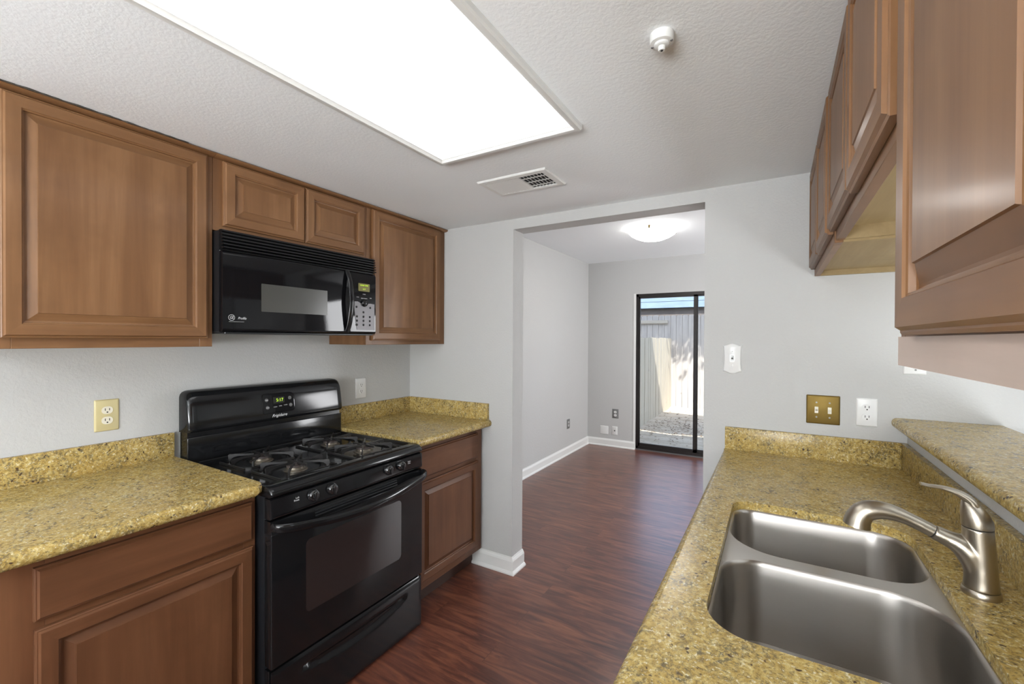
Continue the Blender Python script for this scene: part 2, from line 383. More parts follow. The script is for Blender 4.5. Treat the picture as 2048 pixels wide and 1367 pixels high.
# sliding door
d = bmn()
y0, y1 = YD+.012, YD+.062
box(d, DX0, DX0+.030, y0, y1, .02, DZ); box(d, DX1-.03, DX1, y0, y1, .02, DZ)
box(d, DX0, DX1, y0, y1, DZ-.035, DZ)
box(d, DX0, DX1, y0, y1, .012, .05)
do = struct('door_1', d, 'doorframe')
s = bmn()
for a, b in ((DX0+.032, DX0+.05), (-.862, -.826)): box(s, a, b, y0+.004, y1-.02, .05, DZ-.035)
box(s, DX0+.032, -.826, y0+.004, y1-.02, .05, .088); box(s, DX0+.032, -.826, y0+.004, y1-.02, DZ-.058, DZ-.035)
obj('sliding_panel', s, 'doorframe', do)
s = bmn()
for a, b in ((-.85, -.815), (DX1-.07, DX1-.03)): box(s, a, b, y0+.032, y1-.002, .05, DZ-.035)
box(s, -.85, DX1-.03, y0+.032, y1-.002, .05, .085); box(s, -.85, DX1-.03, y0+.032, y1-.002, DZ-.055, DZ-.035)
obj('fixed_panel', s, 'doorframe', do)
obj('pane', boxes((DX0+.05, -.862, y0+.014, y0+.020, .088, DZ-.058)), 'glass', do)
obj('pane', boxes((-.815, DX1-.07, y0+.040, y0+.046, .085, DZ-.055)), 'glass', do)
obj('track', boxes((DX0, DX1, YD+.002, y1, 0, .014)), 'chrome', do)
struct('trim_1', boxes((DX0-.028, DX0-.001, YD-.004, YD+.002, .0, DZ+.006)), 'trim')

# ------------------------------------------------------------------ cabinets
def door_bm(a0, a1, b0, b1, th=.020, rail=.047, flat=False):
    # (a, b, d): across, up, outward; raised panel with stepped edge and bevelled field. material 0 vertical grain, 1 horizontal
    bm = bmn()
    if flat: prof = [(0, 0), (0, th-.008), (.003, th-.006), (.005, th-.006), (.009, th)]
    else:
        r = rail
        prof = [(0, 0), (0, th-.008), (.003, th-.006), (.005, th-.006), (.009, th), (r-.007, th), (r-.005, th-.003), (r-.002, th-.0045), (r-.001, th-.011), (r+.003, th-.0125),
                (r+.006, th-.0120), (r+.026, th-.0040), (r+.027, th-.0015)]
    rings = []
    for i, dd in prof: rings.append([bm.verts.new(p) for p in ((a0+i, b0+i, dd), (a1-i, b0+i, dd), (a1-i, b1-i, dd), (a0+i, b1-i, dd))])
    for q, w in zip(rings, rings[1:]):
        for i in range(4):
            j = (i+1) % 4; f = bm.faces.new((q[i], q[j], w[j], w[i])); f.material_index = 1 if i in (0, 2) else 0
    f = bm.faces.new(rings[-1]); f.material_index = 1 if flat else 0
    bm.faces.new(rings[0][::-1]); return bm
def placed(bm, x, s=1):
    for v in bm.verts: a, b, dd = v.co; v.co = Vector((x+s*dd, a, b))
    return bm
MW, MB_ = ['wz', 'wy'], ['bz', 'by']

def face_frame(x, s, y0, y1, z0, z1, st0=.045, st1=.045, top=.03, bot=.045, mids=(), th=.02):
    bm = bmn(); xa, xb = (x-th, x) if s > 0 else (x, x+th)
    box(bm, xa, xb, y0, y0+st0, z0, z1, .001, 1, 0); box(bm, xa, xb, y1-st1, y1, z0, z1, .001, 1, 0)
    box(bm, xa, xb, y0+st0, y1-st1, z0, z0+bot, .001, 1, 1); box(bm, xa, xb, y0+st0, y1-st1, z1-top, z1, .001, 1, 1)
    for (mz0, mz1) in mids: box(bm, xa, xb, y0+st0, y1-st1, mz0, mz1, .001, 1, 1)
    return bm
def carcass(x, s, y0, y1, z0, z1, depth, floor_at=None):
    # open-front box behind the face frame; recessed bottom board
    xb = x-s*depth; xf = x-s*.02; bm = bmn(); t = .015
    box(bm, xb, xf, y0, y0+t, z0, z1, mi=0); box(bm, xb, xf, y1-t, y1, z0, z1, mi=0)
    zf = floor_at if floor_at is not None else z0+.02
    box(bm, xb, xf, y0+t, y1-t, zf, zf+t, mi=1); box(bm, xb, xf, y0+t, y1-t, z1-t, z1, mi=1)
    box(bm, xb, xb+s*.008, y0+t, y1-t, zf, z1-t, mi=1); return bm
FX, DFX = -1.899, -1.899
ZU = 1.384
def crown(y0, y1, x=FX, s=1, z0=2.124, z1=2.141, ends=(0, 0)):
    prof = [(-.004, z0), (.012, z0), (.020, z0+.002), (.028, z0+.006), (.031, z0+.010), (.026, z0+.014), (.020, z1), (-.004, z1)]
    bm = bmn(); loft(bm, [[(x+s*a, yy, b) for a, b in prof] for yy in (y0, y1)]); return bm
def upper(y0, y1, z0, z1, doors, label, cm=('wz', 'ply'), st0=.045, st1=.045, x=FX, s=1, depth=.305, hinge=None, cr=True, group=None, bot=.045, floor_at=None):
    t = thing('wall_cabinet', label, 'cabinet', (x-s*depth, (y0+y1)/2, z0), group)
    obj('carcass', carcass(x, s, y0, y1, z0, z1, depth, floor_at), list(cm), t)
    obj('face_frame', face_frame(x, s, y0, y1, z0, z1, st0, st1, bot=bot), MW, t)
    for dd in doors:
        obj('door', placed(door_bm(*dd[:4], **(dd[4] if len(dd) > 4 else {})), x+s*.001, s), MW, t, 0)
    if cr: obj('crown_strip', crown(y0, y1, x, s), 'wy', t)
    return t
c1 = upper(.292, .8835, ZU, 2.14, [(.330, .862, 1.416, 2.122)], 'large single-door maple wall cabinet left of the black microwave', st0=.06, floor_at=ZU+.03)
c2 = upper(.8845, 1.6385, 1.842, 2.14, [(.918, 1.270, 1.863, 2.119), (1.274, 1.616, 1.863, 2.119)], 'short two-door maple wall cabinet right above the black microwave')
c3 = upper(1.6395, YF-.001, ZU, 2.14, [(1.673, 2.234, 1.408, 2.122)], 'tall single-door maple wall cabinet in the corner right of the microwave', st1=.06, floor_at=ZU+.03)
bm = bmn(); rb = random.Random(4)
pts = [(FX+.026+rb.uniform(-.003, .003), .30+.012*i, 2.1395) for i in range(42)]
tube(bm, pts, [rb.uniform(.002, .0055)*(1-.6*i/41) for i in range(42)], 6); obj('caulk_bead', bm, 'gap', c1, 0)
obj('scribe_filler', boxes((FX-.012, FX-.001, .8, .8832, ZU, 1.40)), 'wy', c1)
# right-hand side: two two-door cabinets over the pass-through, a taller one nearest
RX = .139
c4 = upper(1.5335, YF-.001, 1.694, 2.14, [(1.552, 1.909, 1.722, 2.128), (1.913, 2.284, 1.722, 2.128)], 'short wall cabinet over the pass-through, against the far wall with the switches', x=RX, s=-1, cr=False, st0=.04, st1=.02, floor_at=1.715, cm=('ply', 'ply'))
c5 = upper(.765, 1.5325, 1.700, 2.14, [(.772, 1.142, 1.722, 2.128), (1.146, 1.540, 1.727, 2.128)], 'short wall cabinet over the pass-through, between its twin and the nearest tall cabinet', x=RX+.003, s=-1, depth=.302, cr=False, st0=.02, st1=.02, floor_at=1.735, cm=('ply', 'ply'))
c6 = upper(-.02, .750, 1.390, 2.14, [(.300, .678, 1.426, 2.128), (-.004, .296, 1.426, 2.128)], 'tall maple wall cabinet nearest the camera at the right edge', x=RX, s=-1, cr=False, st0=.02, st1=.02, floor_at=1.44)

MAT['rail_glare'] = woodmat('painted_rail_glare', (.50, .38, .31), (.56, .43, .36), (.60, .48, .41), 'y', .4, .2)  # wood tone lightened to paint in washed-out glare on the rail
lr = obj('glare_rail', boxes((RX-.003, RX+.0, -.02, .7495, 1.388, 1.4245)), 'rail_glare', c6); lr['label'] = 'rail below the doors with pale pinkish glare painted on'
XB = -1.5823
def base(y0, y1, label, drawer, door, st0, st1, kick_front=-1.648):
    t = thing('base_cabinet', label, 'cabinet', (-1.9, (y0+y1)/2, 0))
    bm = bmn(); box(bm, XL+.001, XB-.02, y0, y0+.016, .105, .872); box(bm, XL+.001, XB-.02, y1-.016, y1, .105, .872)
    box(bm, XL+.001, XB-.02, y0+.016, y1-.016, .105, .12); box(bm, XL+.001, XL+.01, y0+.016, y1-.016, .12, .872)
    obj('carcass', bm, 'bz', t)
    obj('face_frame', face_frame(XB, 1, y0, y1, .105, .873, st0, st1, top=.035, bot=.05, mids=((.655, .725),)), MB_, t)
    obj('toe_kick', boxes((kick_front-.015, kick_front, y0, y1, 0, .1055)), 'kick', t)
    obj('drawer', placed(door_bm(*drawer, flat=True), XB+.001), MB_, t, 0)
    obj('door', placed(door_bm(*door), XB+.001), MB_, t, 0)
    return t
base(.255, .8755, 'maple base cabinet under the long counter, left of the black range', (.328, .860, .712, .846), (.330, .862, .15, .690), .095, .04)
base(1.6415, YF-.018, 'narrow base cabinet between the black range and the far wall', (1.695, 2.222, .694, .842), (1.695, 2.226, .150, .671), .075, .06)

# ------------------------------------------------------------------ stone tops
def bullnose_slab(x0, x1, y0, y1, z0, z1, sides, rad=.016, corner=None):
    # sides: which vertical faces get rounded top and bottom edges ('x0','x1','y0','y1')
    bm = bmn(); box(bm, x0, x1, y0, y1, z0, z1); es = []
    tol = 1e-6
    if corner:
        ve = [e for e in bm.edges if abs(e.verts[0].co.z-e.verts[1].co.z) > tol and all(abs(e.verts[0].co[i]-c) < tol for i, c in ((0, corner[0]), (1, corner[1])))]
        bmesh.ops.bevel(bm, geom=ve, offset=.02, segments=5, affect='EDGES')
    for e in bm.edges:
        c0, c1_ = e.verts[0].co, e.verts[1].co
        if abs(c0.z-c1_.z) > tol: continue
        for sd_ in sides:
            ax = 0 if sd_[0] == 'x' else 1; val = {'x0': x0, 'x1': x1, 'y0': y0, 'y1': y1}[sd_]
            if abs(c0[ax]-val) < tol and abs(c1_[ax]-val) < tol: es.append(e); break
        else:
            if corner and abs((c0.x+c1_.x)/2-corner[0]) < .021 and abs((c0.y+c1_.y)/2-corner[1]) < .021 and (c0-c1_).length < .012: es.append(e)
    bmesh.ops.bevel(bm, geom=es, offset=rad, segments=5, affect='EDGES', profile=.5, clamp_overlap=False)
    return bm
ZT = .914; ZTB = .874
t = thing('countertop', 'speckled tan granite countertop left of the black range', 'countertop', (-1.86, .57, ZTB))
obj('slab', bullnose_slab(XL+.001, -1.5185, .235, .8745, ZTB, ZT, ('x1',), .017, (-1.5185, .8745)), 'granite', t)
obj('backsplash', boxes((XL+.001, XL+.021, .235, .8713, ZT, 1.016), bev=.0015), 'granite', t)
t = thing('countertop', 'small granite countertop in the corner right of the black range', 'countertop', (-1.86, 1.97, ZTB))
obj('slab', bullnose_slab(XL+.001, -1.5175, 1.6435, YF-.001, ZTB, ZT, ('x1',), .017), 'granite', t)
obj('backsplash', boxes((XL+.001, XL+.021, 1.6435, YF-.001, ZT, 1.016), bev=.0015), 'granite', t)
obj('backsplash', boxes((XL+.021, -1.536, YF-.021, YF-.001, ZT, 1.016), bev=.0015), 'granite', t)

# sink counter with cut-out
CX0 = -.2075
HOLE = rrect(-.111, .3055, .838, 1.566, (.085, .10, .085, .055), 10)
def holed(outer, hole, z0, z1):
    bm = bmn()
    def ring(p, z): return [bm.verts.new((a, b, z)) for a, b in p]
    for z in (z0, z1):
        o_, h_ = ring(outer, z), ring(hole, z)
        es = [bm.edges.new((r[i], r[(i+1) % len(r)])) for r in (o_, h_) for i in range(len(r))]
        bmesh.ops.triangle_fill(bm, edges=es, use_beauty=True)
        if z == z0: O0, H0 = o_, h_
        else: O1, H1 = o_, h_
    for A, B in ((O0, O1), (H0, H1)):
        for i in range(len(A)):
            j = (i+1) % len(A); bm.faces.new((A[i], A[j], B[j], B[i]))
    return bm, O0, O1, H1
YN = -.9
bm, O0, O1, H1 = holed([(CX0, YN), (XH-.001, YN), (XH-.001, YF-.001), (CX0, YF-.001)], HOLE, ZTB, ZT)
es = [e for e in bm.edges if all(abs(v.co.x-CX0) < 1e-6 for v in e.verts) and abs(e.verts[0].co.z-e.verts[1].co.z) < 1e-6]
bmesh.ops.bevel(bm, geom=es, offset=.017, segments=5, affect='EDGES', profile=.5)
hs = set(H1); es = [e for e in bm.edges if e.verts[0] in hs and e.verts[1] in hs and abs(e.verts[0].co.z-ZT) < 1e-6 and len([f for f in e.link_faces if abs(f.normal.z) < .5 or True]) == 2]
hset = {(round(a, 5), round(b, 5)) for a, b in HOLE}
t = thing('countertop', 'granite sink countertop along the right side holding the steel sink', 'countertop', (.12, 1.0, ZTB))
obj('slab', bm, 'granite', t, 30)
obj('backsplash', boxes((CX0+.006, XH-.021, YF-.021, YF-.001, ZT, 1.016), bev=.0015), 'granite', t)
obj('backsplash', boxes((XH-.021, XH-.001, YN, YF-.001, ZT, 1.016), bev=.0015), 'granite', t)

t = obj('bar_top', bullnose_slab(.398, .722, .725, YF-.001, 1.074, 1.113, ('x0', 'x1'), .017), 'granite', None, 30, (.56, 1.5, 1.074))
tag(t, 'raised granite bar top resting on the white half wall behind the sink', 'countertop')

# cabinets and dishwasher under the sink counter
t = thing('sink_cabinet', 'wooden base cabinet hidden under the sink countertop', 'cabinet', (.12, .6, 0))
bm = bmn(); box(bm, -.142, -.128, -.88, 1.66, .105, .873); box(bm, -.128, XH-.002, -.88, -.865, .105, .873); box(bm, -.128, XH-.002, 1.645, 1.66, .105, .873); box(bm, -.128, XH-.002, -.865, 1.645, .105, .12)
obj('carcass', bm, 'bz', t)
obj('toe_kick', boxes((-.08, -.065, -.88, 1.66, 0, .105)), 'kick', t)
for a in (-.85, -.35, .15, .65, 1.15): obj('door', placed(door_bm(a+.01, a+.47, .15, .84), -.143, -1), MB_, t)
t = thing('dishwasher', 'white dishwasher front edge below the far end of the sink countertop', 'dishwasher', (.12, 1.97, 0))
obj('body', boxes((-.13, XH-.002, 1.67, 2.285, .0, .873)), 'white_metal', t)
bm = bmn(); box(bm, -.214, -.131, 1.672, 2.283, .11, .868, .008, 3); obj('door', bm, 'white', t)

# ------------------------------------------------------------------ sink
t = thing('double_sink', 'stainless steel double-bowl sink set under the granite counter', 'sink', (.1, 1.2, .69))
ZR = .891
OUT = [(a, b) for a, b in rrect(-.1105, .305, .8385, 1.5655, (.085, .10, .085, .055), 10)]
FB = rrect(-.1085, .303, 1.258, 1.5635, (.125, .10, .083, .053), 10)
NB = rrect(-.1085, .303, .8405, 1.212, (.083, .098, .11, .085), 10)
bm = bmn(); ringv = [[bm.verts.new((a, b, ZR-.001)) for a, b in L] for L in (OUT, FB, NB)]
es = [bm.edges.new((r_[i], r_[(i+1) % len(r_)])) for r_ in ringv for i in range(len(r_))]
bmesh.ops.triangle_fill(bm, edges=es, use_beauty=True)
obj('rim', bm, 'steel', t)
def inset_rr(base_, k):
    cx = sum(p[0] for p in base_)/len(base_); cyy = sum(p[1] for p in base_)/len(base_)
    hx = max(p[0] for p in base_)-cx; hy = max(p[1] for p in base_)-cyy
    return [(cx+(p[0]-cx)*(1-k/hx), cyy+(p[1]-cyy)*(1-k/hy)) for p in base_]
for nm, Lp, zb in (('bowl', FB, .71), ('bowl', NB, .672)):
    bm = bmn(); loops = []
    for k, z in ((0, ZR-.001), (.002, ZR-.003), (.004, ZR-.007), (.005, ZR-.012), (.006, ZR-.05), (.010, zb+.03), (.011, zb+.03), (.015, zb+.018), (.022, zb+.008), (.034, zb+.002), (.05, zb), (.10, zb-.002)):
        loops.append([(a, b, z) for a, b in inset_rr(Lp, k)])
    loft(bm, loops, False, True); bo = obj(nm, bm, 'steel', t, 50)
    cx = sum(p[0] for p in Lp)/len(Lp); cyy = sum(p[1] for p in Lp)/len(Lp)
    bm = bmn(); lathe(bm, (cx, cyy, zb-.002), (0, 0, 1), [(0, .055), (.004, .055), (.005, .050), (.003, .042), (.001, .040), (.001, .012), (.004, .008), (.010, .006)]); obj('drain', bm, 'chrome', bo)

# ------------------------------------------------------------------ faucet
FXc, FYc = .3545, 1.235
t = thing('kitchen_faucet', 'brushed nickel pull-out faucet with a single lever beside the sink', 'faucet', (FXc, FYc, ZT))
bm = bmn()
lathe(bm, (FXc, FYc, ZT), (0, 0, 1), [(0, .029), (.004, .0295), (.011, .0285), (.013, .027)], 36); obj('base_ring', bm, 'nickel', t, 50)
bm = bmn()
loft(bm, [[(FXc+ox+r_*math.cos(2*PI*i/28), FYc+r_*math.sin(2*PI*i/28), ZT+h) for i in range(28)] for h, r_, ox in
     ((.012, .0268, 0), (.03, .0255, 0), (.06, .0245, -.001), (.09, .0240, -.003), (.115, .0237, -.005), (.133, .0237, -.006))])
arm = spline([(.3545, FYc, ZT+.022), (.3515, FYc, ZT+.050), (.340, FYc, ZT+.076), (.3235, FYc, ZT+.0925), (.3045, FYc, ZT+.1015), (.2825, FYc, ZT+.1108)], 5); k = len(arm)
rk = [(0, .0235), (.2, .0240), (.4, .0240), (.6, .0205), (.8, .0166), (1, .0142)]
def lerp(t_):
    for (t0, r0), (t1, r1) in zip(rk, rk[1:]):
        if t0 <= t_ <= t1: return r0+(r1-r0)*(t_-t0)/(t1-t0)
tube(bm, arm, [(min(lerp(i/(k-1)), .0232), lerp(i/(k-1))) for i in range(k)], 24, up=(0, 0, 1))
fb = obj('body', bm, 'nickel', t, 180)
md = fb.modifiers.new('blend', 'REMESH'); md.mode = 'VOXEL'; md.voxel_size = .0013; md.use_smooth_shade = True
md = fb.modifiers.new('soften', 'SMOOTH'); md.factor = .5; md.iterations = 26
bm = bmn(); ctrl = [(.2815, FYc, ZT+.111), (.255, FYc, ZT+.1235), (.225, FYc, ZT+.1345), (.196, FYc, ZT+.1375), (.172, FYc, ZT+.130), (.160, FYc, ZT+.113), (.1565, FYc, ZT+.096)]
pts = spline(ctrl, 7); k = len(pts)
rad = [(.0133+.0085*max(0, (i/(k-1)-.25)/.75)**1.0 if i/(k-1) > .25 else .0133) for i in range(k)]
rad = [r_+.0035 if i/(k-1) > .6 else r_+.0035*max(0, (i/(k-1)-.2)/.4) for i, r_ in enumerate(rad)]
tube(bm, pts, rad, 24); obj('spray_head', bm, 'nickel', t, 60)
bm = bmn(); lathe(bm, (.2820, FYc, ZT+.1108), (-.905, 0, .425), [(-.001, .0132), (.0012, .0132)], 24); obj('joint_ring', bm, 'slot', t)
bm = bmn(); HX = FXc-.006
loft(bm, [[(HX+ox+r_*math.cos(2*PI*i/28), FYc+r_*.98*math.sin(2*PI*i/28), ZT+h) for i in range(28)] for h, r_, ox in
     ((.1345, .0237, 0), (.137, .0240, 0), (.148, .0237, -.001), (.160, .0215, -.004), (.172, .0175, -.008), (.182, .0125, -.012), (.187, .006, -.015))])
lev = spline([(.3465, FYc, ZT+.158), (.338, FYc, ZT+.182), (.322, FYc, ZT+.1955), (.298, FYc, ZT+.2035), (.276, FYc, ZT+.2045), (.262, FYc, ZT+.2065)], 6); k = len(lev)
wid = [(.016-.006*i/(k-1), .0125-.0098*min(1, 1.5*i/(k-1))+.0002) for i in range(k)]
tube(bm, lev, wid, 18, up=(0, 0, 1)); obj('lever', bm, 'nickel', t, 60)
bm = bmn(); lathe(bm, (HX, FYc, ZT+.1330), (0, 0, 1), [(0, .0232), (.0016, .0232)], 28); obj('seam_ring', bm, 'slot', t)

# ------------------------------------------------------------------ gas range
RY0, RY1 = .8785, 1.6385; RC = (RY0+RY1)/2
t = thing('gas_range', 'black freestanding gas range with four burners between the two counters', 'stove', (-1.82, RC, 0))
bm = bmn(); box(bm, -2.165, -1.535, RY0+.003, RY1-.003, .03, .862, .004, 2)
for xx in (-2.1, -1.6):
    for yy in (RY0+.05, RY1-.05): box(bm, xx-.02, xx+.02, yy-.02, yy+.02, 0, .03)
obj('body', bm, 'black_side', t)
def rect(x0, x1, y0, y1, z, r_=.012): return [(a, b, z) for a, b in rrect(x0, x1, y0, y1, r_, 4)]
bm = bmn(); XBk = -2.10
loft(bm, [rect(XBk, -1.500, RY0+.001, RY1-.001, .8625, .006), rect(XBk, -1.489, RY0, RY1, .868, .008), rect(XBk, -1.487, RY0, RY1, .876), rect(XBk, -1.492, RY0, RY1, .887), rect(XBk, -1.503, RY0+.001, RY1-.001, .895),
          rect(XBk, -1.520, RY0+.004, RY1-.004, .8995), rect(XBk, -1.535, RY0+.008, RY1-.008, .900), rect(XBk+.03, -1.552, RY0+.022, RY1-.022, .8995), rect(XBk+.036, -1.558, RY0+.030, RY1-.030, .889), rect(XBk+.05, -1.575, RY0+.045, RY1-.045, .887)])
ct = obj('cooktop', bm, 'black', t, 50)
# burners and grates
BX, BYs = (-1.672, -1.915), (1.087, 1.432)
for yy in BYs:
    for xx in BX:
        bm = bmn(); lathe(bm, (xx, yy, .887), (0, 0, 1), [(0, .046), (.002, .045), (.003, .036), (.005, .034), (.013, .033), (.014, .030)], 32); b_ = obj('burner', bm, 'alu', t)
        bm = bmn(); lathe(bm, (xx, yy, .9005), (0, 0, 1), [(0, .033), (.003, .0345), (.006, .0335), (.008, .028), (.0085, .01)], 32); obj('burner_cap', bm, 'cap', b_)
def bar(bm, a, b, w, z0, z1):
    a, b = Vector(a), Vector(b); d_ = (b-a).normalized(); n_ = Vector((-d_.y, d_.x, 0))*w/2
    loft(bm, [[Vector((*(p+n_).xy, z0)), Vector((*(p-n_).xy, z0)), Vector((*(p-n_*.8).xy, z1)), Vector((*(p+n_*.8).xy, z1))] for p in (a, b)])
def grate(yc):
    bm = bmn(); zt = .921; hx, hy = .112, .122
    def arm(c, dx, dy, r0, r1, th=.0055):
        d_ = Vector((dx, dy, 0)).normalized(); n_ = Vector((-d_.y, d_.x, 0))*th/2
        pr = [(r1, .889), (r1+.002, zt-.004), (r1-.003, zt), (r0, zt-.001), (r0, zt-.009), (r0+(r1-r0)*.62, zt-.0090), (r0+(r1-r0)*.80, zt-.013), (r0+(r1-r0)*.90, zt-.021), (r0+(r1-r0)*.93, .889)]
        loft(bm, [[c+d_*r_+n_*k+Vector((0, 0, z_)) for r_, z_ in pr] for k in (-1, 1)])
    for xx in BX:
        c = Vector((xx, yc, 0))
        for dx, dy, r0, r1 in ((0, 1, .014, hy), (0, -1, .014, hy), (1, .95, .03, .128), (1, -.95, .03, .128), (-1, .95, .03, .128), (-1, -.95, .03, .128), (1, 0, .014, .072), (-1, 0, .014, .072)):
            if dy == 0: bar(bm, c+Vector((dx*r0, 0, 0)), c+Vector((dx*r1, 0, 0)), .006, zt-.010, zt-.001)
            else: arm(c, dx, dy, r0, r1)
        for sg in (1, -1):
            bar(bm, c+Vector((-.095, sg*hy, 0)), c+Vector((.095, sg*hy, 0)), .007, .888, .896)
            bar(bm, c+Vector((sg*.092, -hy+.03, 0)), c+Vector((sg*.092, hy-.03, 0)), .007, .888, .896)
    return bm
for yy in BYs: obj('grate', grate(yy), 'iron', t)
# backguard
bm = bmn(); XBG = -2.098
def bgloop(y, zs, xs): return [(x_, y, z_) for x_, z_ in zip(xs, zs)]
prof = [(-2.166, 1.02), (-2.085, 1.022), (-2.080, 1.028), (-2.079, 1.036), (-2.084, 1.08), (-2.091, 1.13), (-2.099, 1.165), (-2.108, 1.182), (-2.122, 1.192), (-2.166, 1.194)]
loops = []
for k_, (yy, sh) in enumerate(((RY0+.001, .028), (RY0+.004, .016), (RY0+.011, .007), (RY0+.022, .002), (RY0+.035, 0), (RY1-.035, 0), (RY1-.022, .002), (RY1-.011, .007), (RY1-.004, .016), (RY1-.001, .028))):
    loops.append([(max(x_-sh*(.45 if x_ > -2.15 else 0), -2.166), yy, (z_ if z_ < 1.06 else z_-sh*(z_-1.06)/.134)) for x_, z_ in prof])
loft(bm, loops); bg = obj('backguard', bm, 'black', t, 50)
bm = bmn(); box(bm, -2.166, -2.105, RY0+.006, RY1-.006, .90, 1.024); box(bm, -2.106, -2.094, RY0+.002, RY1-.002, .898, 1.000, .004, 3); obj('vent_riser', bm, 'black', t)
def bgp(a, b, d_=0):
    # point on the slanted upper backguard: a along y, b height, d outwards
    for (x0_, z0_), (x1_, z1_) in zip(prof[2:], prof[3:]):
        if z0_ <= b <= z1_: x_ = x0_+(x1_-x0_)*(b-z0_)/(z1_-z0_); return (x_+d_+.0005, a, b)
    return (-2.09+d_, a, b)
bm = bmn()
lo = rrect(1.188, 1.352, 1.055, 1.150, (.012, .018, .028, .012), 6)
loft(bm, [[bgp(a, b, 0) for a, b in lo], [bgp(a, b, .0025) for a, b in inset_rr(lo, .001)], [bgp(a, b, .0025) for a, b in inset_rr(lo, .004)], [bgp(a, b, .0012) for a, b in inset_rr(lo, .005)]], True, True)
pn = obj('clock_panel', bm, 'blackglass', bg)
bm = bmn(); loft(bm, [[bgp(a, b, .0012) for a, b in rrect(1.240, 1.297, 1.101, 1.131, .002, 2)], [bgp(a, b, .0022) for a, b in rrect(1.240, 1.297, 1.101, 1.131, .002, 2)]]); obj('display', bm, 'screen', pn)
obj('display_digits', text_bm('5:17', .021, lambda a, b, d_: bgp(1.273+a, 1.116+b, .0024+d_), .0006), 'led', pn)
for yy, zz in ((1.208, 1.121), (1.211, 1.085), (1.325, 1.121), (1.328, 1.086)):
    bm = bmn(); loft(bm, [[bgp(yy+r_*math.cos(2*PI*i/16), zz+r_*math.sin(2*PI*i/16), h) for i in range(16)] for h, r_ in ((.001, .0085), (.0024, .0085), (.003, .007))]); obj('button', bm, plain('grey_key', (.10, .10, .10), .4) if 'gk' not in MAT else MAT['gk'], pn)
for w_, yy, zz in (('BAKE', 1.208, 1.1205), ('BROIL', 1.211, 1.0845), ('CLEAN', 1.248, 1.085), ('OVEN', 1.274, 1.087), ('CLOCK', 1.300, 1.089)):
    obj('lettering', text_bm(w_, .0055, lambda a, b, d_: bgp(yy+a, zz+b, .0034+d_)), 'silver', pn)
obj('brand_lettering', text_bm('Frigidaire', .019, lambda a, b, d_: bgp(1.268+a, 1.043+b, .0010+d_), .0008, .35, 1.05), 'silver', bg)
# front control panel, knobs
bm = bmn()
loft(bm, [[(-1.53, yy, .859), (-1.499, yy, .859), (-1.494, yy, .856), (-1.488+s_, yy, .80), (-1.489+s_, yy, .792), (-1.495, yy, .788), (-1.53, yy, .788)] for yy, s_ in ((RY0, -.006), (RY0+.004, -.001), (RY0+.010, 0), (RY1-.010, 0), (RY1-.004, -.001), (RY1, -.006))])
cp = obj('control_panel', bm, 'black', t, 50)
for yy in (1.040, 1.122, 1.416, 1.493):
    bm = bmn(); c = (-1.491, yy, .829); ax = (1, 0, .1)
    lathe(bm, c, ax, [(-.002, .0225), (.003, .0225), (.005, .021), (.013, .0195), (.016, .0165), (.017, .010)], 28)
    k_ = obj('knob', bm, 'knob', cp, 40)
    bm = bmn(); box(bm, -1.477, -1.466, yy-.005, yy+.005, .811, .848, .004, 3); obj('knob_grip', bm, 'knob', k_, 50)
for w_, yy, zz in (('Left', .978, .838), ('Front', .974, .830), ('Right', 1.548, .836), ('Rear', 1.548, .828)):
    obj('lettering', text_bm(w_, .009, lambda a, b, d_: (-1.4895-.107*(zz+b-.81)+d_*1.0+.0006, yy+a, zz+b)), 'silver', cp)
# oven door
bm = bmn(); box(bm, -1.532, -1.489, RY0+.001, RY1-.001, .266, .738, .005, 3)
loft(bm, [[(-1.532, yy, .736), (-1.489, yy, .736), (-1.4915, yy, .752), (-1.495, yy, .780), (-1.532, yy, .782)] for yy in (RY0+.001, RY1-.001)])
od = obj('oven_door', bm, 'black', t)
bm = bmn()
lo = rrect(1.010, 1.494, .400, .672, .02, 6)
loft(bm, [[(-1.4888, a, b) for a, b in lo], [(-1.4882, a, b) for a, b in lo]]); obj('oven_window', bm, 'ovenglass', od)
bm = bmn()
for q_ in range(3):
    zc = .7475+q_*.010; xx = -1.4905-(zc-.745)*.12
    for (ya, yb) in ((1.05, 1.47),): box(bm, xx-.003, xx+.0025, ya, yb, zc-.0022, zc+.0022, .001, 1)
obj('vent_slat', bm, 'black_side', od)
bm = bmn(); P = [(-1.486, RY0+.004, .764), (-1.462, RY0+.010, .764), (-1.442, RY0+.045, .760)]
for i in range(1, 16): f_ = i/16; P.append((-1.440+.024*math.sin(PI*f_), RY0+.045+(RY1-RY0-.09)*f_, .760-.030*math.sin(PI*f_)))
P += [(-1.442, RY1-.045, .760), (-1.462, RY1-.010, .764), (-1.486, RY1-.004, .764)]
P = spline(P, 3); tube(bm, P, [(.0085, .0165)]*len(P), 16, up=(0, 0, 1)); obj('handle', bm, 'black', od, 60)
